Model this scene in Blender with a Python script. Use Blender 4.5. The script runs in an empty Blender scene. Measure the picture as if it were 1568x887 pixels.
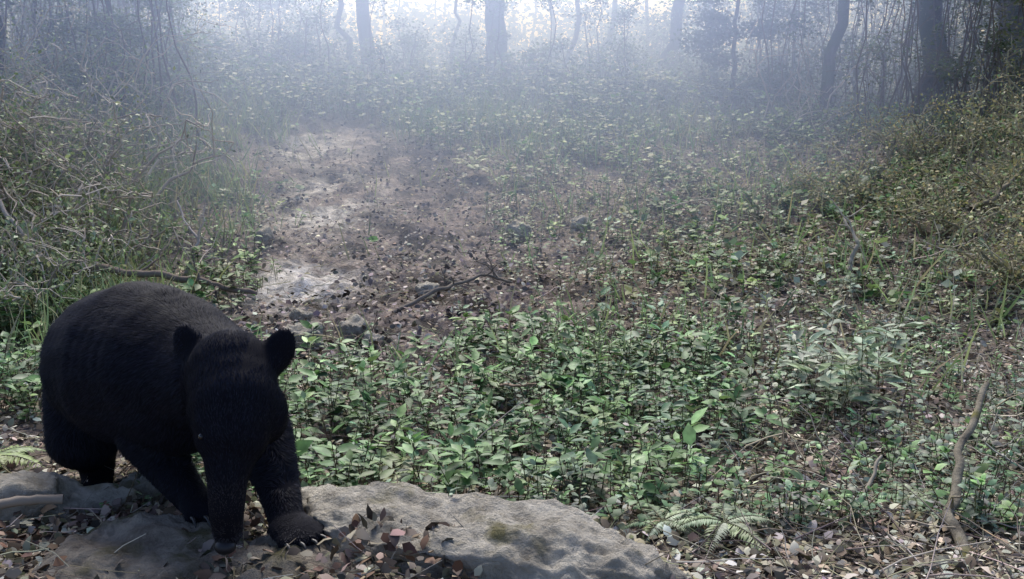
import bpy, math, numpy as np
from mathutils import noise as mn, Vector
rng=np.random.default_rng(7)
scene=bpy.context.scene
GAIN=1.4
# ---------------------------------------------------------------- noise
def _h(ix,iy,s):
    n=(ix*374761393+iy*668265263+s*1442695041)&0xffffffff
    n=((n^(n>>13))*1274126177)&0xffffffff
    return ((n^(n>>16))&0xffff)/65535.0
def vn(x,y,s=0):
    x=np.asarray(x,float);y=np.asarray(y,float)
    ix=np.floor(x).astype(np.int64);iy=np.floor(y).astype(np.int64)
    fx=x-ix;fy=y-iy;fx=fx*fx*(3-2*fx);fy=fy*fy*(3-2*fy)
    a=_h(ix,iy,s);b=_h(ix+1,iy,s);c=_h(ix,iy+1,s);d=_h(ix+1,iy+1,s)
    return a+(b-a)*fx+(c-a)*fy+(a-b-c+d)*fx*fy
def fbm(x,y,s=0,o=4):
    r=0;a=.5
    for i in range(o):
        r=r+a*vn(x*2**i,y*2**i,s+i);a*=.5
    return r/(1-.5**o)
def ss(a,b,x):
    t=np.clip((x-a)/(b-a),0,1);return t*t*(3-2*t)
# ---------------------------------------------------------------- terrain
PY=[-60,0,2.2,2.75,3.15,4.8,6,8,10,12,14,16,18,20,24,32,60,500]
PZ=[0,0,0,0,-.13,-.13,-.05,.16,.42,.7,.95,1.13,1.24,1.25,1.0,.4,-1,-4]
def height(x,y):
    x=np.asarray(x,float);y=np.asarray(y,float)
    z=(np.interp(y-.35,PY,PZ)+np.interp(y,PY,PZ)*2+np.interp(y+.35,PY,PZ))/4
    z=z+.6*ss(-2.1,-4.6,x)*ss(4.2,7,y)*(1-.5*ss(12,18,y))
    z=z+.3*ss(2.4,4.5,x)*ss(4,7,y)*(1-ss(10,14,y))
    z=z-.38*ss(2,6,x)*ss(10,14,y)
    z=z+(fbm(x*.8,y*.8,3)-.5)*.16*ss(2.9,4,y)
    z=z+(fbm(x*4,y*4,11)-.5)*.05*ss(2.8,3.3,y)+(fbm(x*9,y*9,17,3)-.5)*.03
    return z
def mud_mask(x,y):
    cx=np.interp(y,[4.6,6,8,10,12,14],[-.85,-.8,-1.0,-1.6,-2.1,-2.3])
    w=np.interp(y,[4.6,5.4,7,9,11,13.5],[.6,1.2,1.5,1.3,1.0,.3])
    d=np.abs(x-cx)/w+(fbm(x*1.5,y*1.5,5)-.5)*1.1
    return (1-ss(.65,1.2,d))*ss(4.4,5.1,y)*(1-ss(12,14,y))
# ---------------------------------------------------------------- materials
def newmat(name):
    m=bpy.data.materials.new(name);m.use_nodes=True
    nt=m.node_tree;nt.nodes.clear()
    return m,nt,nt.nodes,nt.links
def leafmat(name,rough=.5,trans=.3,spec=.35,scale=0,gain=1.0):
    m,nt,N,L=newmat(name)
    out=N.new('ShaderNodeOutputMaterial')
    at=N.new('ShaderNodeAttribute');at.attribute_name='Col';col=at.outputs['Color']
    if scale:
        tc=N.new('ShaderNodeTexCoord');nz=N.new('ShaderNodeTexNoise');nz.inputs['Scale'].default_value=scale
        nz.inputs['Detail'].default_value=1
        L.new(tc.outputs['Object'],nz.inputs['Vector'])
        mr=N.new('ShaderNodeMapRange');mr.inputs['From Min'].default_value=.3;mr.inputs['From Max'].default_value=.7
        mr.inputs['To Min'].default_value=.65*gain;mr.inputs['To Max'].default_value=1.3*gain
        L.new(nz.outputs['Fac'],mr.inputs['Value'])
        mx=N.new('ShaderNodeVectorMath');mx.operation='SCALE'
        L.new(col,mx.inputs[0]);L.new(mr.outputs['Result'],mx.inputs['Scale']);col=mx.outputs[0]
    p=N.new('ShaderNodeBsdfPrincipled');p.inputs['Roughness'].default_value=rough
    p.inputs['Specular IOR Level'].default_value=spec
    L.new(col,p.inputs['Base Color'])
    if trans>0:
        t=N.new('ShaderNodeBsdfTranslucent');L.new(col,t.inputs['Color'])
        ms=N.new('ShaderNodeMixShader');ms.inputs[0].default_value=trans
        L.new(p.outputs[0],ms.inputs[1]);L.new(t.outputs[0],ms.inputs[2]);L.new(ms.outputs[0],out.inputs['Surface'])
    else: L.new(p.outputs[0],out.inputs['Surface'])
    return m
def solidmat(name,c1,c2,scale=8.,rough=.85,bump=.4,moss=None,bscale=30.,spec=.2,mossamt=.5,dist=.02):
    m,nt,N,L=newmat(name)
    out=N.new('ShaderNodeOutputMaterial');p=N.new('ShaderNodeBsdfPrincipled')
    tc=N.new('ShaderNodeTexCoord')
    nz=N.new('ShaderNodeTexNoise');nz.inputs['Scale'].default_value=scale;nz.inputs['Detail'].default_value=9;nz.inputs['Roughness'].default_value=.72
    L.new(tc.outputs['Object'],nz.inputs['Vector'])
    cr=N.new('ShaderNodeValToRGB');cr.color_ramp.elements[0].position=.34;cr.color_ramp.elements[1].position=.64
    cr.color_ramp.elements[0].color=(*c1,1);cr.color_ramp.elements[1].color=(*c2,1)
    L.new(nz.outputs['Fac'],cr.inputs[0]);col=cr.outputs[0]
    if moss:
        n2=N.new('ShaderNodeTexNoise');n2.inputs['Scale'].default_value=scale*.6;n2.inputs['Detail'].default_value=6
        L.new(tc.outputs['Object'],n2.inputs['Vector'])
        r2=N.new('ShaderNodeMapRange');r2.inputs['From Min'].default_value=.62-.3*mossamt;r2.inputs['From Max'].default_value=.72-.3*mossamt
        L.new(n2.outputs['Fac'],r2.inputs['Value'])
        mx=N.new('ShaderNodeMix');mx.data_type='RGBA';L.new(r2.outputs[0],mx.inputs['Factor'])
        L.new(col,mx.inputs['A']);mx.inputs['B'].default_value=(*moss,1);col=mx.outputs['Result']
    L.new(col,p.inputs['Base Color']);p.inputs['Roughness'].default_value=rough
    p.inputs['Specular IOR Level'].default_value=spec
    nb=N.new('ShaderNodeTexNoise');nb.inputs['Scale'].default_value=bscale;nb.inputs['Detail'].default_value=8;nb.inputs['Roughness'].default_value=.7
    L.new(tc.outputs['Object'],nb.inputs['Vector'])
    bp=N.new('ShaderNodeBump');bp.inputs['Strength'].default_value=bump;bp.inputs['Distance'].default_value=dist
    L.new(nb.outputs['Fac'],bp.inputs['Height']);L.new(bp.outputs[0],p.inputs['Normal'])
    L.new(p.outputs[0],out.inputs['Surface']);return m
M_leaf=leafmat('leaf_green',.5,.2,.3,40)
M_gc=leafmat('groundcover_leaf',.5,.3,.3)
M_litter=leafmat('dead_leaf',.7,0,.2)
M_grass=leafmat('grass_blade',.55,.3,.25)
M_twig=leafmat('twig_bark',.85,0,.1)
M_far=leafmat('forest_foliage',.6,.35,.2)
M_bark=solidmat('tree_bark',(.035,.028,.022),(.11,.09,.07),6,.9,.8,(.05,.07,.02),25,.1,.45,.03)
M_rock=solidmat('limestone',(.27,.24,.19),(.66,.61,.51),8,.9,1,(.20,.18,.09),34,.2,.0,.06)
M_rockd=solidmat('stone_dark',(.15,.125,.10),(.36,.32,.26),8,.9,1,(.11,.10,.05),34,.2,.3,.05)
M_mossb=solidmat('mossy_bark',(.10,.085,.065),(.27,.24,.18),14,.95,.9,(.15,.14,.045),60,.05,.35,.01)
# ---------------------------------------------------------------- mesh helpers
def make_mesh(name,V,T,C=None,mat=None,smooth=False,parent=None):
    me=bpy.data.meshes.new(name)
    V=np.ascontiguousarray(V,dtype=np.float32);T=np.ascontiguousarray(T,dtype=np.int32)
    k=T.shape[1]
    me.vertices.add(len(V));me.vertices.foreach_set('co',V.ravel())
    me.loops.add(T.size);me.loops.foreach_set('vertex_index',T.ravel())
    me.polygons.add(len(T));me.polygons.foreach_set('loop_start',np.arange(0,T.size,k,dtype=np.int32))
    if smooth: me.polygons.foreach_set('use_smooth',np.ones(len(T),dtype=bool))
    me.update(calc_edges=True)
    if C is not None:
        a=me.attributes.new('Col','FLOAT_COLOR','POINT')
        C4=np.ones((len(V),4),np.float32);C4[:,:3]=C;a.data.foreach_set('color',C4.ravel())
    o=bpy.data.objects.new(name,me);scene.collection.objects.link(o)
    if mat: me.materials.append(mat)
    if parent: o.parent=parent
    return o
class Bag:
    def __init__(s): s.V=[];s.T=[];s.C=[];s.n=0
    def add(s,V,T,C):
        if len(V)==0:return
        C=np.broadcast_to(np.asarray(C,float),(len(V),3))
        s.V.append(V);s.T.append(T+s.n);s.C.append(C);s.n+=len(V)
    def obj(s,name,mat,smooth=False,parent=None):
        return make_mesh(name,np.concatenate(s.V),np.concatenate(s.T),np.concatenate(s.C),mat,smooth,parent)
def norm(v): return v/np.maximum(np.linalg.norm(v,axis=-1,keepdims=True),1e-9)
LEAF8=np.array([[0,0,0],[0,.3,-.03],[0,.65,-.04],[0,1,-.10],[-.24,.22,.03],[-.27,.55,.03],[.24,.22,.03],[.27,.55,.03]])
LEAF8_T=np.array([[0,6,1],[0,1,4],[1,6,7],[1,7,2],[1,2,5],[1,5,4],[2,7,3],[2,3,5]])
LEAF4=np.array([[0,0,0],[-.5,.45,.08],[0,1,0],[.5,.45,.08]]);LEAF4_T=np.array([[0,3,2],[0,2,1]])
LEAF6=np.array([[0,0,0],[-.32,.35,.06],[-.2,.75,.0],[0,1,-.1],[.26,.7,.04],[.34,.3,-.02]]);LEAF6_T=np.array([[0,5,4],[0,4,1],[1,4,2],[2,4,3]])
def inst(bag,tv,tt,pos,d,up,sc,col,wid=1.0,zs=None):
    n=len(pos)
    if n==0:return
    d=norm(d);x=norm(np.cross(d,up));z=np.cross(x,d)
    sc=np.broadcast_to(sc,(n,))[:,None,None];wid=np.broadcast_to(wid,(n,))[:,None,None]
    zs=1.0 if zs is None else zs[:,None,None]
    V=pos[:,None,:]+sc*(tv[None,:,0:1]*wid*x[:,None,:]+tv[None,:,1:2]*d[:,None,:]+tv[None,:,2:3]*zs*z[:,None,:])
    k=len(tv)
    T=tt[None]+(np.arange(n)*k)[:,None,None]
    C=np.repeat(col,k,axis=0)
    bag.add(V.reshape(-1,3),T.reshape(-1,3),C)
PR=np.array([[-.5,0,-.3],[.5,0,-.3],[0,0,.6],[-.4,1,-.25],[.4,1,-.25],[0,1,.5]])
PR_T=np.array([[0,1,4],[0,4,3],[1,2,5],[1,5,4],[2,0,3],[2,3,5]])
def sticks(bag,p0,p1,w,col):
    d=p1-p0;l=np.linalg.norm(d,axis=1);q=w/np.maximum(l,1e-6)
    inst(bag,PR,PR_T,p0,d,np.tile([0.02,.01,1.],(len(p0),1)),l,col,q,q)
def tube(bag,pts,rad,sides=8,col=(.1,.08,.06),rough=.0,seed=0,flare=0):
    pts=np.asarray(pts,float);rad=np.asarray(rad,float);n=len(pts)
    d=norm(np.gradient(pts,axis=0));ref=np.array([.3,.2,1.]) if abs(d[0,2])<.8 else np.array([1.,.2,0])
    x=norm(np.cross(d,ref));y=np.cross(d,x)
    a=np.linspace(0,2*np.pi,sides,endpoint=False)
    r=rad[:,None]*np.ones((1,sides))
    if rough>0: r=r*(1+rough*(vn(a[None]*1.6+seed*7.1+0*r,np.arange(n)[:,None]*.35+0*r,seed)*2-1)+rough*.7*(vn(a[None]*4+seed+0*r,np.arange(n)[:,None]*1.1+0*r,seed+3)*2-1))
    V=pts[:,None]+r[...,None]*(np.cos(a)[None,:,None]*x[:,None]+np.sin(a)[None,:,None]*y[:,None])
    i=np.arange(n-1)[:,None];j=np.arange(sides)[None];jn=(j+1)%sides
    A=(i*sides+j);B=(i*sides+jn);C_=((i+1)*sides+jn);D=((i+1)*sides+j)
    T=np.concatenate([np.stack([A,B,C_],-1).reshape(-1,3),np.stack([A,C_,D],-1).reshape(-1,3)])
    bag.add(V.reshape(-1,3),T,np.asarray(col))
def wig(p0,p1,n,amp,r=rng,sag=0):
    p0=np.array(p0,float);p1=np.array(p1,float);t=np.linspace(0,1,n)[:,None]
    L=np.linalg.norm(p1-p0)
    w=np.cumsum(r.normal(0,1,(n,3)),axis=0);w-=w[0]*(1-t)+w[-1]*t
    P=p0*(1-t)+p1*t+w*amp*L/np.sqrt(n);P[:,2]+=sag*np.sin(np.pi*t[:,0]);return P
# ---------------------------------------------------------------- ground
def axis(lo,hi,c,n,k):
    s=np.linspace(-1,1,n);v=np.sinh(k*s)/np.sinh(k)
    return np.where(v<0,c+v*(c-lo),c+v*(hi-c))
gx=axis(-300,300,-.3,560,7.2);gy=axis(-60,500,5,660,6.6)
X,Y=np.meshgrid(gx,gy);Z=height(X,Y)
mud=mud_mask(X,Y)
Z=Z-mud*.05+mud*((fbm(X*5,Y*5,31)-.5)*.16+(fbm(X*14,Y*14,33,3)-.5)*.05)
nx,ny=len(gx),len(gy)
i=np.arange(ny-1)[:,None];j=np.arange(nx-1)[None]
Q=np.stack([i*nx+j,i*nx+j+1,(i+1)*nx+j+1,(i+1)*nx+j],-1).reshape(-1,4)
n1=fbm(X*1.3,Y*1.3,41);n2=fbm(X*7,Y*7,43)
soil=np.array([.15,.12,.10]);mudc=np.array([.135,.11,.10]);green=np.array([.12,.15,.07])
C=soil[None,None]*(.6+.8*n2[...,None])
g=(ss(10,14,Y)*.8*ss(.35,.6,n1+.15))[...,None];C=C*(1-g)+green*g
mm=mud[...,None];C=C*(1-mm)+mudc*(.25+1.5*ss(.3,.7,fbm(X*4,Y*4,77))[...,None])*mm
def pale_mask(X,Y):
    n2=fbm(X*5,Y*5,143)
    p=np.exp(-(((X+1.42)/.32)**2+((Y-6.5)/.5)**2))*ss(.3,.45,n2)+.65*np.exp(-(((X+1.7)/.4)**2+((Y-8.9)/.9)**2))*ss(.42,.52,n2)+.5*np.exp(-(((X+2.3)/.5)**2+((Y-11.3)/.9)**2))*ss(.4,.52,n2)
    return np.clip(p*1.8,0,1)
pale=pale_mask(X,Y)[...,None]
C=C*(1-pale)+np.array([.52,.49,.46])*pale
ground=make_mesh('ground',np.stack([X,Y,Z],-1).reshape(-1,3),Q,C.reshape(-1,3),None,True)
m,nt,N,L=newmat('forest_soil')
out=N.new('ShaderNodeOutputMaterial');p=N.new('ShaderNodeBsdfPrincipled');p.inputs['Roughness'].default_value=.8;p.inputs['Specular IOR Level'].default_value=.3
at=N.new('ShaderNodeAttribute');at.attribute_name='Col';tc=N.new('ShaderNodeTexCoord')
nz=N.new('ShaderNodeTexNoise');nz.inputs['Scale'].default_value=14;nz.inputs['Detail'].default_value=7;nz.inputs['Roughness'].default_value=.7
L.new(tc.outputs['Object'],nz.inputs['Vector'])
mr=N.new('ShaderNodeMapRange');mr.inputs['From Min'].default_value=.35;mr.inputs['From Max'].default_value=.65;mr.inputs['To Min'].default_value=.4;mr.inputs['To Max'].default_value=1.6
L.new(nz.outputs['Fac'],mr.inputs['Value'])
vm=N.new('ShaderNodeVectorMath');vm.operation='SCALE';L.new(at.outputs['Color'],vm.inputs[0]);L.new(mr.outputs[0],vm.inputs['Scale'])
L.new(vm.outputs[0],p.inputs['Base Color'])
bp=N.new('ShaderNodeBump');bp.inputs['Strength'].default_value=1;bp.inputs['Distance'].default_value=.05
L.new(nz.outputs['Fac'],bp.inputs['Height']);L.new(bp.outputs[0],p.inputs['Normal']);L.new(p.outputs[0],out.inputs['Surface'])
ground.data.materials.append(m)
# ---------------------------------------------------------------- rocks
def rock(name,c,s,rot=0,mat=M_rock,sub=5,seed=0,amp=.25,flat=.0):
    import bmesh
    bm=bmesh.new();bmesh.ops.create_icosphere(bm,subdivisions=sub,radius=1)
    cr,sr=math.cos(rot),math.sin(rot)
    for v in bm.verts:
        q=v.co.copy();o=Vector((seed*3.7,seed*1.3,seed*.7))
        for k in range(3): q[k]=math.copysign(abs(q[k])**.75,q[k])
        d=1+amp*mn.fractal(q*1.3+o,1,2,5)+amp*.12*mn.ridged_multi_fractal(q*2.5+o,1,2,4,1,2)
        q*=d
        x,y,z=q.x*s[0],q.y*s[1],q.z*s[2]
        z+=.022*mn.fractal(Vector((x*10,y*10,z*10))+o,.7,2,6)
        v.co=(c[0]+x*cr-y*sr,c[1]+x*sr+y*cr,c[2]+z)
    for f in bm.faces:f.smooth=True
    me=bpy.data.meshes.new(name);bm.to_mesh(me);bm.free();me.materials.append(mat)
    o=bpy.data.objects.new(name,me);scene.collection.objects.link(o);return o
rock('limestone_slab',(-.12,2.56,-.03),(.57,.19,.15),math.radians(-20),M_rock,6,1,.2)
rock('flat_rock',(-1.02,2.50,-.02),(.27,.22,.09),.1,M_rockd,6,2,.2)
rock('flat_rock',(-1.60,2.86,-.03),(.22,.13,.12),.2,M_rock,5,3,.25)
rock('flat_rock',(-.62,2.46,-.055),(.22,.2,.09),.3,M_rockd,5,9,.2)
rock('stone',(-1.33,2.93,-.03),(.1,.05,.05),.3,M_rock,4,10,.3)
rock('stone',(-1.22,3.1,-.06),(.08,.06,.06),.3,M_rock,4,12,.3)
for k,(x,y,s) in enumerate([(-1.12,5.05,.10),(-.88,5.3,.08),(-1.22,5.5,.06),(.05,7.7,.09),(.55,7.9,.08),(-1.6,5.2,.05),(-.55,6.2,.06),(-1.9,7.4,.07),(-.75,5.15,.05)]):
    rock('stone',(x,y,float(height(x,y))+s*.35),(s*1.1,s*.8,s*.8),k*1.1,M_rock,4,20+k,.35)
# ---------------------------------------------------------------- leaf litter and twigs
def palette(cols,n,var=.25,r=rng,gain=None):
    cols=np.array(cols);c=cols[r.integers(0,len(cols),n)]*(GAIN if gain is None else gain)
    return c*(1+r.normal(0,var,(n,1))).clip(.35,1.9)*(1+r.normal(0,.06,(n,3)))
def litter(n,yr,dens,size,pal,lift=.03):
    y=yr[0]+(yr[1]-yr[0])*rng.random(n)**1.4;x=rng.uniform(-1,1,n)*(.62*y+.3);
    k=rng.random(n)<dens(x,y);x=x[k];y=y[k];n=len(x)
    z=height(x,y)+rng.random(n)*lift
    d=rng.normal(0,1,(n,3));d[:,2]*=.4;up=rng.normal(0,.5,(n,3));up[:,2]+=1
    return np.stack([x,y,z],1),d,up,rng.uniform(*size,n),palette(pal,n,.35)
B=Bag()
brown=[(.17,.14,.10),(.24,.21,.155),(.11,.09,.06),(.31,.285,.23),(.18,.14,.10),(.36,.34,.27),(.12,.11,.06)]
f=lambda x,y:np.clip(.7+.3*ss(.3,1.5,x)-.45*mud_mask(x,y)-.3*ss(9,13,y),0,1)*(1-.9*pale_mask(x,y))
inst(B,LEAF6,LEAF6_T,*litter(100000,(2.1,13),f,(.016,.046),brown))
inst(B,LEAF6,LEAF6_T,*litter(22000,(4.4,13),lambda x,y:mud_mask(x,y)*(1-.93*pale_mask(x,y)),(.02,.055),[(.08,.065,.06),(.12,.10,.09),(.18,.155,.15),(.05,.045,.04)],.04))
n=2600;x=rng.uniform(-2.2,-.05,n);y=rng.uniform(2.15,2.95,n)
pd=(1-.9*np.exp(-(((x+1.02)/.25)**2+((y-2.5)/.17)**2)))*(1-.8*(y>2.6)*(x>-.6))*(1-.97*np.exp(-(((x+.6)/.13)**2+((y-2.5)/.12)**2)));k=rng.random(n)<pd;x=x[k];y=y[k];n=len(x)
mound=.11*np.exp(-(((x+.34)/.2)**2+((y-2.45)/.13)**2))
P=np.stack([x,y,height(x,y)+mound+rng.random(n)*.05],1)
d=rng.normal(0,1,(n,3));d[:,2]*=.5;up=rng.normal(0,.6,(n,3));up[:,2]+=.8
inst(B,LEAF6,LEAF6_T,P,d,up,rng.uniform(.02,.055,n),palette([(.085,.05,.035),(.12,.08,.055),(.055,.04,.03),(.19,.155,.115),(.09,.075,.055)],n,.35))
B.obj('leaf_litter',M_litter)
B=Bag()
def scatter_sticks(n,y0,y1,dens,l,w,tilt=.25,seg=3,pal=((.20,.17,.13),(.30,.27,.22),(.11,.09,.075),(.22,.20,.13))):
    y=y0+(y1-y0)*rng.random(n)**1.4;x=rng.uniform(-1,1,n)*(.62*y+.3)
    k=rng.random(n)<dens(x,y);x=x[k];y=y[k];n=len(x)
    p0=np.stack([x,y,height(x,y)+rng.random(n)*.03],1)
    a=rng.uniform(0,2*np.pi,n);ll=rng.uniform(*l,n);el=np.abs(rng.normal(0,tilt,n));ww=rng.uniform(*w,n);c=palette(pal,n,.25)
    d=np.stack([np.cos(a),np.sin(a),el],1)
    for s in range(seg):
        p1=p0+d*(ll/seg)[:,None];sticks(B,p0,p1,ww*(1-.7*s/seg),c);p0=p1;d=d+rng.normal(0,.28,(n,3))*[1,1,.6]
scatter_sticks(11000,2.3,11,lambda x,y:np.clip(.3+.7*ss(0,1.8,x),0,1),(.05,.25),(.002,.006))
scatter_sticks(420,2.9,11,lambda x,y:np.clip(.25+.75*ss(0,1.8,x),0,1),(.25,.6),(.004,.011),.3,6)
B.obj('fallen_twigs',M_twig)
# ---------------------------------------------------------------- broadleaf plants
def plants(lb,sb,x,y,h,kleaf,L,pal,wid=1.,tmpl=(LEAF8,LEAF8_T),z0=None):
    n=len(x)
    if n==0:return
    z=height(x,y) if z0 is None else z0
    base=np.stack([x,y,z],1);lean=rng.normal(0,.22,(n,3));lean[:,2]=1;top=base+lean*h[:,None]
    sticks(sb,base,top,np.full(n,.0035),palette([(.06,.07,.03),(.08,.06,.04)],n,.1))
    idx=np.repeat(np.arange(n),kleaf);m=len(idx)
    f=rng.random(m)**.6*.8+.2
    p=base[idx]+lean[idx]*(h[idx]*f)[:,None]
    a=rng.uniform(0,2*np.pi,m);el=rng.uniform(-.25,.45,m)+(f>.9)*.35
    d=np.stack([np.cos(a)*np.cos(el),np.sin(a)*np.cos(el),np.sin(el)],1)
    up=rng.normal(0,.25,(m,3));up[:,2]+=1
    sc=L[idx]*rng.uniform(.5,1.15,m)
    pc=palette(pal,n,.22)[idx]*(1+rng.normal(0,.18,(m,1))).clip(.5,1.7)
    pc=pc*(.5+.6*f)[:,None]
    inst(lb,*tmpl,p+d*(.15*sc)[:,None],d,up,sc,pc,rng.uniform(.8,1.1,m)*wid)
GR=[(.075,.14,.045),(.10,.175,.06),(.055,.11,.04),(.13,.20,.075),(.08,.14,.07)]
GRY=[(.14,.19,.12),(.165,.20,.14),(.12,.16,.10),(.17,.18,.13)]
def near_density(x,y):
    d=ss(-1.35,-.95,x)*(1-ss(.25,.95,x-(y-3)*.26))*ss(2.78,3.0,y)*(1-ss(4.7,5.6,y+.5*(x<-.3)))
    left=(1-ss(-1.75,-1.5,x))*ss(2.95,3.15,y)*(1-ss(6.5,8,y))
    d=np.maximum(d,left);n=fbm(x*2.2,y*2.2,55)
    return np.clip(d*(.08+1.6*ss(.38,.6,n)),0,1)
LB=Bag();SB=Bag()
n=4200;y=rng.uniform(2.75,7.5,n);x=rng.uniform(-4.5,2.8,n);k=rng.random(n)<near_density(x,y);x=x[k];y=y[k];n=len(x)
plants(LB,SB,x,y,rng.uniform(.08,.26,n),10,rng.uniform(.035,.085,n),GR,.9)
n=5000;y=rng.uniform(2.75,7,n);x=rng.uniform(-4,2.8,n);k=rng.random(n)<near_density(x,y);x=x[k];y=y[k];n=len(x)
plants(LB,SB,x,y,rng.uniform(.03,.10,n),6,rng.uniform(.02,.05,n),GR)
LB.obj('understory_plants',M_leaf);SB.obj('plant_stems',M_twig)
LB=Bag();SB=Bag()
n=4800;y=2.72+rng.random(n)**1.4*8;x=rng.uniform(-.2,.62*y+.3,n)
k=rng.random(n)<(.2+.7*ss(.42,.6,fbm(x*1.2,y*1.2,91)));x=x[k];y=y[k];n=len(x)
plants(LB,SB,x,y,rng.uniform(.03,.16,n),7,rng.uniform(.02,.05,n),GRY+GR,1.,(LEAF6,LEAF6_T))
bx=rng.normal(1.48,.15,26);by=rng.normal(4.3,.2,26)
plants(LB,SB,bx,by,rng.uniform(.12,.42,26),13,rng.uniform(.08,.12,26),[(.16,.20,.12),(.20,.24,.16)],.7)
SB.obj('seedling_stems',M_twig);LB.obj('seedlings',M_leaf)
LB=Bag();SB=Bag()
n=32000;y=5.6+rng.random(n)**.8*13.5;x=rng.uniform(-1,1,n)*(.6*y+1)
dn=(.12+.35*ss(0,2,x))*(y<9)+ss(7.5,11,y)*.95
dn=dn*(1-.97*mud_mask(x,y))*(.25+.9*ss(.35,.6,fbm(x*.9,y*.9,23)))
k=rng.random(n)<dn;x=x[k];y=y[k];n=len(x)
plants(LB,SB,x,y,rng.uniform(.05,.28,n)*(.6+.6*ss(8,13,y)+1.1*ss(11,15,y)*ss(.4,.65,fbm(x*.7,y*.7,29))),8,rng.uniform(.035,.075,n)*(1+.25*ss(11,15,y)),GR+GRY+[(.17,.21,.09)],1.,(LEAF4,LEAF4_T))
LB.obj('slope_groundcover',M_gc);SB.obj('groundcover_stems',M_twig)
# ---------------------------------------------------------------- grass
B=Bag()
n=130000;y=4.2+rng.random(n)*15;x=rng.uniform(-1,1,n)*(.62*y+.5)
tuft=fbm(x*1.6,y*1.6,63)
dn=(1-ss(-2.5,-1.7,x+.12*(y-6)))*ss(4.2,5.5,y)*1.0+ss(9.5,13,y)*.6*(1-ss(.5,3,x))+.05
dn=dn*(1-.95*mud_mask(x,y))*(.2+1.2*ss(.38,.6,tuft))
k=rng.random(n)<dn;x=x[k];y=y[k];n=len(x)
P=np.stack([x,y,height(x,y)],1);h=rng.uniform(.12,.40,n)
d=rng.normal(0,.4,(n,3));d[:,2]=1;side=rng.normal(0,1,(n,3));side[:,2]=0.01
c=palette([(.17,.23,.10),(.21,.25,.12),(.12,.18,.08),(.24,.23,.14)],n,.2)
BL=np.array([[-.5,0,0],[.5,0,0],[-.38,.55,.06],[.38,.55,.06],[0,1,.28]]);BT=np.array([[0,1,3],[0,3,2],[2,3,4]])
inst(B,BL,BT,P,d,side,h,c,.012/h*rng.uniform(.6,1.3,n))
B.obj('grass',M_grass)
# ---------------------------------------------------------------- ferns
def fern(name,x,y,R,nf,pal,seed,z=None,tilt=.5):
    r=np.random.default_rng(seed);LB=Bag();z=float(height(x,y)) if z is None else z
    for q in range(nf):
        a=2*np.pi*q/nf+r.normal(0,.25);el=tilt+r.normal(0,.15);l=R*r.uniform(.75,1.1)
        t=np.linspace(0,1,26);hz=l*t*math.cos(el);vz=l*(t*math.sin(el)-.55*t*t)
        P=np.stack([x+np.cos(a)*hz,y+np.sin(a)*hz,z+.02+vz+.08*R],1)
        tube(LB,P,.0022*(1-t*.8),4,(.10,.11,.05))
        T=norm(np.gradient(P,axis=0));S=norm(np.cross(T,np.array([0,0,1.])))
        w=l*.26*np.sin(np.pi*np.clip(t*.9+.12,0,1))**.8*(1-t*.55)
        for s in (-1,1):
            d=S*s+T*.45+np.array([0,0,-.15])+r.normal(0,.07,(26,3))
            col=palette(pal,1,.1,r)*np.ones((26,1))*(1+r.normal(0,.1,(26,1)))
            up=np.tile([0,0,1.],(26,1))+r.normal(0,.15,(26,3))
            inst(LB,LEAF6,LEAF6_T,P[2:],d[2:],up[2:],np.maximum(w[2:]*r.uniform(.85,1.1,24),.008),col[2:],.36)
    return LB.obj(name,M_leaf)
FP=[(.15,.20,.10),(.18,.22,.13)];FG=[(.10,.16,.06)]
fern('fern',.62,2.66,.24,7,FP,1,.0,.35);fern('fern',.45,2.72,.17,6,FP,21,-.02,.4);fern('fern',1.32,3.0,.2,7,FP,2);fern('fern',-.42,3.35,.24,7,[(.15,.18,.07)],3)
fern('fern',-1.95,3.4,.28,7,[(.15,.19,.07)],4);fern('fern',1.0,13.2,.7,8,FP,5,tilt=.9);fern('fern',-.4,9.8,.4,7,FP,6,tilt=.8);fern('fern',.3,4.6,.22,6,FG,8)
fern('fern',2.0,14.5,.8,8,FP,9,tilt=.9)
# ---------------------------------------------------------------- trees
def cluster(bag,c,r,n,size,pal,flat=.7,droop=-.2,rr=rng,tw=None):
    c=np.asarray(c,float)
    if tw is not None:
        g=np.array([c[0]+rr.normal(0,.15),c[1]+rr.normal(0,.15),float(height(c[0],c[1]))-.05])
        if g[2]<c[2]: tube(tw,wig(g,c,7,.08,rr),np.linspace(.012,.006,7),4,(.16,.13,.11))
        e=c+rr.normal(0,.6,(6,3))*r*[1,1,flat]
        sticks(tw,np.repeat(c[None],6,0),e,np.full(6,.006),np.tile([.18,.15,.12],(6,1)))
    p=rr.normal(0,1,(n,3));p=p/np.linalg.norm(p,axis=1,keepdims=True)*(rr.random(n)**.45)[:,None]*r
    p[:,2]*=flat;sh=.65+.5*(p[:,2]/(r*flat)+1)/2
    d=rr.normal(0,1,(n,3));d[:,2]=d[:,2]*.5+droop;up=rr.normal(0,.5,(n,3));up[:,2]+=.8
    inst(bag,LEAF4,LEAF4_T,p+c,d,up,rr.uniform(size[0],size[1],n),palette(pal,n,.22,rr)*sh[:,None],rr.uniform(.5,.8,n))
FOL=[(.13,.17,.10),(.16,.20,.115),(.11,.145,.095),(.19,.22,.13)]
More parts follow.
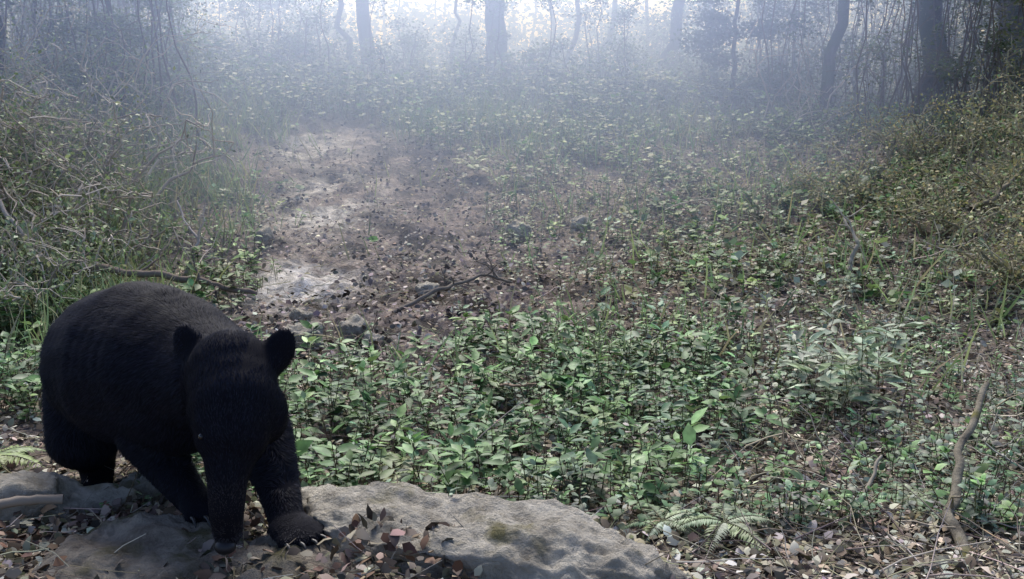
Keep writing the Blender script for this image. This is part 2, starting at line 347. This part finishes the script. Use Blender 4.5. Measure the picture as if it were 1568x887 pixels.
def tree(name,x,y,h,r,lean=(0,0),seed=0,nb=10,bh=.35,leaf=(.07,.13),ncl=45,pal=FOL,blen=.16,mat=M_bark,low=0,amp=.035):
    rr=np.random.default_rng(seed);z=float(height(x,y))-.15
    n=26;t=np.linspace(0,1,n);P=wig((x,y,z),(x+lean[0],y+lean[1],z+h),n,amp,rr)
    R=r*(1-t*.75)*(1+.5*np.exp(-t*h/.3))
    tb=Bag();tube(tb,P,R,14,(.08,.06,.05),.16,seed)
    lb=Bag()
    for b in range(nb):
        f=rr.uniform(bh,1) if b>=low else rr.uniform(.12,.3);i=min(int(f*(n-1)),n-2);p0=P[i];a=rr.uniform(0,2*np.pi);L=h*blen*rr.uniform(.6,1.2)*(1.15-f*.5)
        p1=p0+np.array([math.cos(a)*L,math.sin(a)*L,L*rr.uniform(.0,.6)])
        Q=wig(p0,p1,9,.09,rr,.05*L);tube(tb,Q,np.linspace(R[i]*.3,.008,9),6,(.08,.06,.05),.1,seed+b)
        for s in range(3):
            g=Q[rr.integers(4,9)];a2=rr.uniform(0,6.28);g1=g+np.array([math.cos(a2),math.sin(a2),rr.uniform(-.2,.5)])*L*.35
            tube(tb,wig(g,g1,5,.1,rr),np.linspace(.01,.004,5),4,(.08,.06,.05))
            cluster(lb,g1,L*.3+.15,ncl//3,leaf,pal,.6,rr=rr)
        cluster(lb,p1,L*.32+.15,ncl//2,leaf,pal,.6,rr=rr)
    o=tb.obj(name,mat,True);lb.obj('foliage',M_far,parent=o);return o
tree('forest_tree',-.2,19.2,8,.22,(-.25,.2),1,10,.45)
tree('forest_tree',-2.5,18.6,8,.14,(-.9,.3),2,9,.45)
tree('forest_tree',-2.95,19.0,7.5,.06,(-1.4,.0),12,8,.45,amp=.06)
tree('forest_tree',2.85,18.2,8,.12,(.1,.2),3,9,.45)
tree('forest_tree',4.05,12.9,7,.08,(.2,.1),4,9,.4)
tree('forest_tree',5.0,12.0,7.5,.15,(-.15,.2),5,11,.4)
tree('forest_tree',6.3,12.6,7.5,.2,(.15,.2),6,14,.3,low=3)
tree('forest_tree',-1.3,20.5,7,.04,(.7,0),7,8,.45,amp=.06)
tree('forest_tree',1.1,20.0,7,.05,(.9,0),8,8,.45,amp=.06)
tree('forest_tree',-8.2,17.5,8,.14,(-.3,0),10,12,.25)
LG=[(.15,.195,.11),(.12,.16,.09),(.18,.22,.14)]
tree('forest_tree',-5.0,9.8,4.0,.035,(.1,.1),11,22,.12,(.03,.06),420,LG,.14)
tree('forest_tree',-4.4,11.0,3.6,.03,(-.1,.1),13,20,.12,(.03,.06),380,LG,.14)
tree('forest_tree',3.3,14.6,3.6,.04,(.1,.1),14,24,.1,(.04,.08),420,[(.09,.13,.08),(.08,.11,.07)],.16)
tree('forest_tree',7.9,14.5,8,.2,(-.1,.2),15,12,.25,low=4)
W2=Bag();TB=Bag();LB=Bag();r2=np.random.default_rng(99)
for q in range(30):
    y=r2.uniform(22,42);x=r2.uniform(-.62*y-2,.62*y+2);z=float(height(x,y))-.2;h=r2.uniform(6,9)
    P=wig((x,y,z),(x+r2.normal(0,.6),y,z+h),14,.05,r2);tube(TB,P,np.linspace(r2.uniform(.03,.09),.02,14),7,(.07,.055,.045),.1,q)
    for s in range(3):
        i=r2.integers(6,14);c=P[i]+r2.normal(0,.7,3);cluster(LB,c,r2.uniform(.5,1.1),30,(.10,.2),FOL,.6,rr=r2)
for q in range(430):   # mid understory
    y=r2.uniform(18.5,26);x=r2.uniform(-.6*y-1,.6*y+1)
    side=ss(2.5,5,abs(x+.5)*18/y)
    zz=1.0+r2.random()**1.3*(1.2+2.2*side)*y/20
    cluster(LB,(x,y,zz),r2.uniform(.3,.75),210,(.045,.095),FOL,.7,rr=r2,tw=W2 if y<21 else None)
for q in range(90):   # bushes along the crest
    y=r2.uniform(15.5,18.5);x=r2.uniform(-.3*y,.3*y)
    cluster(LB,(x,y,float(height(x,y))+r2.random()**2*.7),r2.uniform(.2,.45),170,(.035,.07),FOL+LG,.7,rr=r2,tw=W2)
for q in range(560):   # far wall
    y=r2.uniform(27,38);x=r2.uniform(-.6*y-1,.6*y+1)
    zz=.4+r2.random()**1.0*(2.8+1.6*ss(4,10,abs(x)))
    cluster(LB,(x,y,zz),r2.uniform(.5,1.2),110,(.12,.24),FOL,.8,rr=r2)
for q in range(240):   # right thicket
    y=r2.uniform(12.5,19);x=r2.uniform(.24*y,.68*y);zz=float(height(x,y))+r2.random()*3.
    cluster(LB,(x,y,zz),r2.uniform(.3,.65),220,(.035,.075),[(.08,.11,.06),(.10,.13,.07),(.065,.09,.055)],.7,rr=r2,tw=W2)
for q in range(400):   # left thicket
    y=r2.uniform(9.5,17);x=-r2.uniform(.32*y,.68*y);zz=float(height(x,y))+r2.random()**1.2*2.6
    cluster(LB,(x,y,zz),r2.uniform(.2,.5),220,(.022,.055),LG,.7,rr=r2,tw=W2)
for q in range(170):
    y=r2.uniform(10.3,13.5);x=r2.uniform(.35*y,.62*y);zz=float(height(x,y))+.2+r2.random()*2.1
    cluster(LB,(x,y,zz),r2.uniform(.15,.4),110,(.025,.06),[(.10,.125,.06),(.13,.15,.075),(.08,.105,.055)],.7,rr=r2,tw=W2)
for q in range(110):
    y=r2.uniform(15.,18.5);x=r2.uniform(-.35*y,.3*y)
    cluster(LB,(x,y,float(height(x,y))+.1+r2.random()**1.6*1.5),r2.uniform(.2,.4),170,(.03,.065),FOL+LG,.7,rr=r2,tw=W2)
bf=TB.obj('background_forest',M_bark,True);W2.obj('saplings',M_twig,parent=bf);LB.obj('foliage',M_far,parent=bf)
# ---------------------------------------------------------------- shrubs / tangles
def shrub(name,x,y,w,h,ns,seed,nleaf,leaf,pal,dead=(.12,.095,.075),arch=.5,thick=.012,twigs=4):
    rr=np.random.default_rng(seed);tb=Bag();lb=Bag();z=float(height(x,y))
    for s in range(ns):
        a=rr.uniform(0,6.28);bx=x+rr.normal(0,w*.3);by=y+rr.normal(0,w*.25)
        bz=float(height(bx,by))-.03
        L=rr.uniform(.4,1)*w;p1=np.array([bx+math.cos(a)*L,by+math.sin(a)*L*.7,bz+h*rr.uniform(.1,1)])
        Q=wig((bx,by,bz),p1,10,.12,rr,arch*h*rr.uniform(0,1));th=thick*rr.uniform(.4,1.3)
        tube(tb,Q,np.linspace(th,th*.25,10),5,np.array(dead)*rr.uniform(.6,1.6))
        for k in range(twigs):
            g=Q[rr.integers(2,10)];g1=g+rr.normal(0,.28,3)*w*.8
            W=wig(g,g1,6,.15,rr);tube(tb,W,np.linspace(th*.4,.0012,6),4,np.array(dead)*rr.uniform(.7,1.8))
            if nleaf:
                i=rr.integers(0,6,nleaf);p=W[i]+rr.normal(0,.045,(nleaf,3));d=rr.normal(0,1,(nleaf,3));up=rr.normal(0,.5,(nleaf,3));up[:,2]+=.8
                inst(lb,LEAF4,LEAF4_T,p,d,up,rr.uniform(*leaf,nleaf),palette(pal,nleaf,.25,rr),.6)
    o=tb.obj(name,M_twig,True)
    if nleaf: lb.obj('foliage',M_gc,parent=o)
DG=[(.15,.19,.09),(.18,.21,.11),(.12,.155,.08)]
YG=[(.24,.22,.10),(.20,.19,.09),(.27,.24,.14)]
for k,(x,y,w,h) in enumerate([(-3.3,6.2,.7,.6),(-3.9,7.2,.8,.7),(-3.0,5.5,.6,.4),(-4.6,8.4,.9,.8),(-3.7,8.2,.7,.5),(-3.6,6.7,.8,.8),(-2.9,6.6,.7,.6),(-3.3,7.6,.9,.9),(-4.0,9.2,1,1.1),(-2.75,5.9,.5,.5)]):
    shrub('tangled_shrub',x,y,w,h,30,200+k,10,(.018,.045),DG+DG+LG,(.36,.31,.26),.5,.015,7)
for k,(x,y,w,h) in enumerate([(3.4,7.2,.7,.5),(4.1,7.8,.8,.8),(4.3,6.9,.6,.7),(3.9,9.3,.8,.6),(5.2,9.4,.8,.9),(2.9,8.4,.6,.3),(3.3,6.0,.5,.4),(4.6,8.6,.8,.8)]):
    shrub('mossy_shrub',x,y,w,h,24,300+k,16,(.015,.04),YG+YG+DG,(.26,.23,.15),.4,.010,5)
for k,(x,y,w,h) in enumerate([(2.6,4.6,.6,.18),(2.0,5.6,.6,.2),(2.5,3.6,.5,.2),(1.9,3.2,.4,.15)]):
    shrub('dry_brush',x,y,w,h,14,400+k,0,(.02,.04),DG,(.26,.23,.18),.3,.005,5)
shrub('bare_shrub',3.3,11.4,1.1,1.3,12,501,0,(.02,.04),DG,(.34,.30,.28),.2,.015,5)
def branch(name,pts,r0,r1,mat=M_twig,col=(.15,.12,.09),n=22,amp=.05,seed=0,subs=0):
    rr=np.random.default_rng(seed);b=Bag();P=[]
    for a,c in zip(pts[:-1],pts[1:]): P.append(wig(a,c,n,amp,rr)[:-1])
    P=np.concatenate(P+[np.array([pts[-1]],float)])
    P[1:-1]=(P[:-2]+2*P[1:-1]+P[2:])/4
    tube(b,P,np.linspace(r0,r1,len(P)),8,col,.2,seed)
    for s in range(subs):
        g=P[rr.integers(len(P)//4,len(P))];g1=g+rr.normal(0,.16,3)+np.array([0,0,.08]);tube(b,wig(g,g1,7,.1,rr),np.linspace(r0*.35,.0015,7),5,col)
    return b.obj(name,mat,True)
branch('mossy_branch',[(1.27,2.45,-.02),(1.33,2.75,.06),(1.42,2.95,.16),(1.62,3.2,.29)],.020,.010,M_mossb,n=12,seed=1,amp=.09,subs=2)
branch('fallen_branch',[(1.12,2.95,-.08),(1.26,3.15,.05)],.009,.005,col=(.26,.23,.18),seed=2,subs=3)
branch('fallen_branch',[(-3.0,5.6,-.02),(-2.6,5.7,.22),(-1.9,5.85,.12),(-1.6,6.0,0)],.03,.015,col=(.16,.13,.11),seed=3,subs=6)
branch('dead_branch',[(-2.65,5.6,.0),(-2.95,5.9,.35),(-3.3,6.2,.75)],.022,.008,col=(.40,.35,.31),seed=4,subs=9)
branch('dead_branch',[(-2.2,6.4,.0),(-2.1,6.5,.25),(-2.3,6.7,.5)],.014,.005,col=(.40,.35,.32),seed=5,subs=7)
branch('dead_branch',[(2.3,6.6,.0),(2.4,6.7,.2),(2.35,6.9,.35)],.02,.008,col=(.34,.30,.24),seed=6,subs=5)
branch('mossy_branch',[(3.3,7.0,.4),(3.7,7.3,.55),(4.2,7.6,.95)],.022,.012,M_mossb,seed=7,subs=4)
branch('fallen_branch',[(-.7,5.6,-.03),(-.2,6.1,.1),(.0,6.2,.03)],.014,.006,col=(.16,.14,.12),seed=8,subs=5)
branch('fallen_branch',[(-1.75,2.62,.06),(-1.35,2.75,.07)],.02,.013,col=(.24,.20,.16),seed=9,subs=0)
branch('fallen_branch',[(-1.6,2.35,.06),(-1.3,2.2,.05)],.012,.008,col=(.24,.20,.16),seed=10,subs=2)
branch('fallen_branch',[(-.05,4.1,.0),(.1,3.8,.10)],.007,.003,col=(.25,.18,.13),seed=11,subs=2)
# ---------------------------------------------------------------- BEAR
bear=bpy.data.objects.new('black_bear',None);scene.collection.objects.link(bear)
bb=Bag()
def usph(c,s,nu=20,nv=12,R=None):
    u=np.linspace(0,2*np.pi,nu,endpoint=False);v=np.linspace(0,np.pi,nv+1)[1:-1]
    V=[[0,0,1]]+[[math.sin(b)*math.cos(a),math.sin(b)*math.sin(a),math.cos(b)] for b in v for a in u]+[[0,0,-1]]
    V=np.array(V)*np.asarray(s)
    if R is not None: V=V@np.asarray(R).T
    V=V+np.asarray(c);T=[];m=len(v)
    for q in range(nu):
        qn=(q+1)%nu;T.append([0,1+q,1+qn])
        for w in range(m-1):
            a=1+w*nu+q;b=1+w*nu+qn;c2=1+(w+1)*nu+qn;d=1+(w+1)*nu+q;T+= [[a,d,c2],[a,c2,b]]
        T.append([1+(m-1)*nu+q,1+m*nu,1+(m-1)*nu+qn])
    return V,np.array(T)
def chain(pts):
    for (a,b) in zip(pts[:-1],pts[1:]):
        a=np.array(a,float);b=np.array(b,float);L=np.linalg.norm(b[:3]-a[:3]);k=max(2,int(L/(min(a[3],b[3])*.22)))
        for t in np.linspace(0,1,k):
            q=a*(1-t)+b*t;V,T=usph(q[:3],(q[3],)*3,16,10);bb.add(V,T,(0,0,0))
# torso
chain([(-1.46,3.40,.29,.20),(-1.37,3.30,.335,.255),(-1.20,3.08,.405,.255),(-1.05,2.90,.45,.215),(-.91,2.76,.465,.165),(-.80,2.62,.485,.13)])
chain([(-1.24,3.1,.36,.235),(-1.0,2.86,.38,.19)])
chain([(-1.08,2.93,.52,.155),(-1.2,3.05,.49,.18)])
# head: cranium, brow, cheeks, tapering muzzle
chain([(-.765,2.56,.52,.122),(-.735,2.48,.46,.120),(-.732,2.43,.40,.098)])
chain([(-.732,2.42,.39,.080),(-.735,2.375,.30,.054),(-.738,2.36,.22,.047),(-.742,2.37,.15,.040)])
for s in (-1,1):
    V,T=usph((-.735+s*.075,2.50,.43),(.060,.07,.085));bb.add(V,T,(0,0,0))
    V,T=usph((-.735+s*.05,2.385,.445),(.032,.025,.022));bb.add(V,T,(0,0,0))
# front legs
chain([(-1.08,2.92,.38,.14),(-1.13,2.89,.23,.095),(-1.05,2.83,.13,.066),(-.965,2.76,.07,.052)])
chain([(-.86,2.86,.40,.13),(-.755,2.80,.26,.088),(-.69,2.70,.14,.062),(-.65,2.62,.075,.053)])
# hind legs
chain([(-1.46,3.34,.24,.19),(-1.49,3.22,.10,.12),(-1.50,3.33,-.01,.07),(-1.47,3.26,-.075,.055)])
chain([(-1.30,3.44,.20,.17),(-1.29,3.36,.06,.10),(-1.28,3.46,-.04,.065),(-1.27,3.40,-.09,.052)])
chain([(-1.56,3.56,.34,.05),(-1.59,3.61,.29,.035)])
claws=Bag()
def paw(c,ang,w=.062,l=.075,z=.03):
    dx,dy=math.cos(ang),math.sin(ang);R=np.array([[dx,-dy,0],[dy,dx,0],[0,0,1]])
    V,T=usph(c,(l,w,.038),20,12,R);bb.add(V,T,(0,0,0))
    for k in range(5):
        o=(k-2)/2.;p=np.array(c)+R@np.array([l*.85-.014*abs(o)**2*2,o*w*.9,-.006]);V,T=usph(p,(.028,.0175,.024),12,8,R);bb.add(V,T,(0,0,0))
        d=R@np.array([1,o*.2,0]);q0=p+d*.018+np.array([0,0,.004]);Q=np.array([q0,q0+d*.018+[0,0,.002],q0+d*.032+[0,0,-.008],q0+d*.040+[0,0,-.02]])
        tube(claws,Q,[.006,.005,.0035,.0008],6,(.02,.018,.016))
paw((-.615,2.56,.065),math.radians(-45),.068,.085);paw((-.925,2.72,.065),math.radians(-45))
paw((-1.45,3.17,-.09),math.radians(-70),.058,.09);paw((-1.26,3.33,-.10),math.radians(-70),.058,.09)
def ear(c,axis_out,fwd,r=.05,h=.062):
    up=norm(np.array(axis_out,float));f=norm(np.array(fwd,float)-np.dot(fwd,up)*up);s=np.cross(up,f)
    R=np.stack([s,f,up],1)
    V,T=usph(c,(r,.022,h),18,12,R);bb.add(V,T,(0,0,0))
    V,T=usph(np.array(c)-up*h*.5,(r*.75,.032,h*.6),18,12,R);bb.add(V,T,(0,0,0))
ear((-.638,2.59,.578),(.40,.1,1),(.35,-1,.15),.046,.068)
ear((-.888,2.60,.590),(-.35,.1,1),(-.35,-1,.15),.046,.066)
raw=bb.obj('raw_bear',None)
md=raw.modifiers.new('r','REMESH');md.mode='VOXEL';md.voxel_size=.0095
sm=raw.modifiers.new('s','SMOOTH');sm.factor=.5;sm.iterations=7
dg=bpy.context.evaluated_depsgraph_get();em=raw.evaluated_get(dg).to_mesh()
nv=len(em.vertices);V=np.empty(nv*3,np.float32);em.vertices.foreach_get('co',V);V=V.reshape(-1,3).astype(float)
em.calc_loop_triangles();T=np.empty(len(em.loop_triangles)*3,np.int32);em.loop_triangles.foreach_get('vertices',T);T=T.reshape(-1,3)
bpy.data.objects.remove(raw)
body=make_mesh('body',V,T,np.tile([.007,.007,.010],(len(V),1)),None,True,bear)
M_skin=leafmat('bear_hide',.8,0,.05);body.data.materials.append(M_skin)
tri=V[T];nrm=np.cross(tri[:,1]-tri[:,0],tri[:,2]-tri[:,0]);ar=np.linalg.norm(nrm,axis=1)
nrm=nrm/ar[:,None].clip(1e-12)
if (nrm*(tri.mean(1)-V.mean(0))).sum()<0: nrm=-nrm
NF=200000;ti=rng.choice(len(T),NF,p=ar/ar.sum());u=rng.random((NF,2));fl=u.sum(1)>1;u[fl]=1-u[fl]
P=tri[ti,0]+u[:,:1]*(tri[ti,1]-tri[ti,0])+u[:,1:]*(tri[ti,2]-tri[ti,0]);Nn=nrm[ti]
flow=np.tile([-.5,.55,-.75],(NF,1)).astype(float)
leg=P[:,2]<.16;flow[leg]=[0,.1,-1]
hd=ss(2.66,2.55,P[:,1])*ss(.10,.2,P[:,2])*(np.abs(P[:,0]+.735)<.16)
hd=hd[:,None];flow=flow*(1-hd)+hd*(np.array([-.05,.25,.9])+.8*(P-np.array([-.735,2.5,.35]))*np.array([2.,0,0]))
nz_=np.stack([vn(P[:,0]*14+q*9,P[:,2]*14+P[:,1]*9,80+q)-.5 for q in range(3)],1)
flow=norm(flow)+nz_*.6
flow=flow-(flow*Nn).sum(1,keepdims=True)*Nn;d=norm(norm(flow)+Nn*.38+rng.normal(0,.10,(NF,3)))
ln=rng.uniform(.018,.032,NF)
muz=ss(.38,.22,P[:,2])*hd[:,0];pawm=ss(.20,.08,P[:,2]-np.where(P[:,1]>3,-.13,0.))
ln*=(1-.72*np.maximum(muz,.6*hd[:,0]))*(1-.6*pawm)
earm=(P[:,2]>.56)&(P[:,1]<2.70)&((P[:,0]>-.70)|(P[:,0]<-.855));ln[earm]*=.5
col=palette([(.009,.010,.015),(.012,.013,.020),(.007,.007,.011),(.015,.016,.023)],NF,.2,gain=1)
col=col*(1+hd*.3)+muz[:,None]*np.array([.040,.034,.030])*ss(.33,.24,P[:,2])[:,None]
FB=Bag();HT=np.array([[-.5,0,0],[.5,0,0],[-.35,.55,.03],[.35,.55,.03],[0,1,-.04]])
inst(FB,HT,BT,P-Nn*.002,d,Nn,ln,col,rng.uniform(.0016,.0028,NF)/ln)
M_fur=leafmat('black_fur',.6,0,.05);FB.obj('fur_coat',M_fur,parent=bear)
claws.obj('claws',leafmat('claw_horn',.4,0,.5),True,bear)
M_eye=leafmat('eye_gloss',.08,0,.6)
for s in (-1,1):
    V_,T_=usph((-.737+s*.052,2.362,.415),(.010,)*3);make_mesh('eye',V_,T_,np.tile([.01,.006,.004],(len(V_),1)),M_eye,True,bear)
V_,T_=usph((-.743,2.345,.120),(.028,.024,.02));make_mesh('nose',V_,T_,np.tile([.012,.011,.012],(len(V_),1)),leafmat('nose_skin',.45,0,.3),True,bear)
# ---------------------------------------------------------------- mist volume added over the crest to imitate lens flare
xs=np.linspace(-20,24,60)
yf=6.2+2.0*ss(-2,-8,xs)+10.*ss(-.5,12.0,xs)
nX=len(xs);Vm=[]
for yy in (yf,np.full(nX,28.)):
    for zz in (0,1): Vm+= [(xs[q],yy[q],-2. if zz==0 else 1.7+.095*yy[q]) for q in range(nX)]
Tm=[]
for q in range(nX-1):
    A,B_,C_,D=0,nX,2*nX,3*nX
    Tm+=[[A+q,A+q+1,B_+q+1,B_+q],[C_+q+1,C_+q,D+q,D+q+1],[B_+q,B_+q+1,D+q+1,D+q],[A+q+1,A+q,C_+q,C_+q+1]]
e=nX-1;Tm+=[[0,nX,3*nX,2*nX],[nX+e,e,2*nX+e,3*nX+e]]
haze=make_mesh('flare_haze',np.array(Vm),np.array(Tm))
m,nt,N,L=newmat('haze_volume');out=N.new('ShaderNodeOutputMaterial');vs=N.new('ShaderNodeVolumeScatter')
vs.inputs['Color'].default_value=(.50,.63,1,1);vs.inputs['Density'].default_value=.115;vs.inputs['Anisotropy'].default_value=.55
L.new(vs.outputs[0],out.inputs['Volume']);haze.data.materials.append(m)
# ---------------------------------------------------------------- light, world, camera
EL=math.radians(50);AZ=math.radians(-6)
w=bpy.data.worlds.new('World');scene.world=w;w.use_nodes=True;nt=w.node_tree;N=nt.nodes
sk=N.new('ShaderNodeTexSky');sk.sky_type='NISHITA';sk.sun_disc=False;sk.sun_elevation=EL;sk.sun_rotation=AZ
sk.air_density=1.0;sk.dust_density=2.0;sk.ozone_density=2
tint=N.new('ShaderNodeVectorMath');tint.operation='MULTIPLY';tint.inputs[1].default_value=(1.35,1.35,1.5)
nt.links.new(sk.outputs[0],tint.inputs[0]);nt.links.new(tint.outputs[0],N['Background'].inputs[0]);N['Background'].inputs[1].default_value=.15
sl=bpy.data.lights.new('sun','SUN');sl.energy=5;sl.angle=math.radians(30);sl.color=(1,.96,.9)
so=bpy.data.objects.new('sun',sl);scene.collection.objects.link(so)
sd=Vector((math.sin(AZ)*math.cos(EL),math.cos(AZ)*math.cos(EL),math.sin(EL)))
so.rotation_euler=sd.to_track_quat('Z','Y').to_euler()
cam=bpy.data.cameras.new('camera');co=bpy.data.objects.new('camera',cam);scene.collection.objects.link(co)
co.location=(0,0,1.3);co.rotation_euler=(math.radians(78),0,0)
cam.sensor_width=36;cam.lens=36*1500/1568;cam.clip_end=1500;cam.clip_start=.05
scene.camera=co
scene.view_settings.view_transform='Standard';scene.view_settings.look='None';scene.view_settings.exposure=0
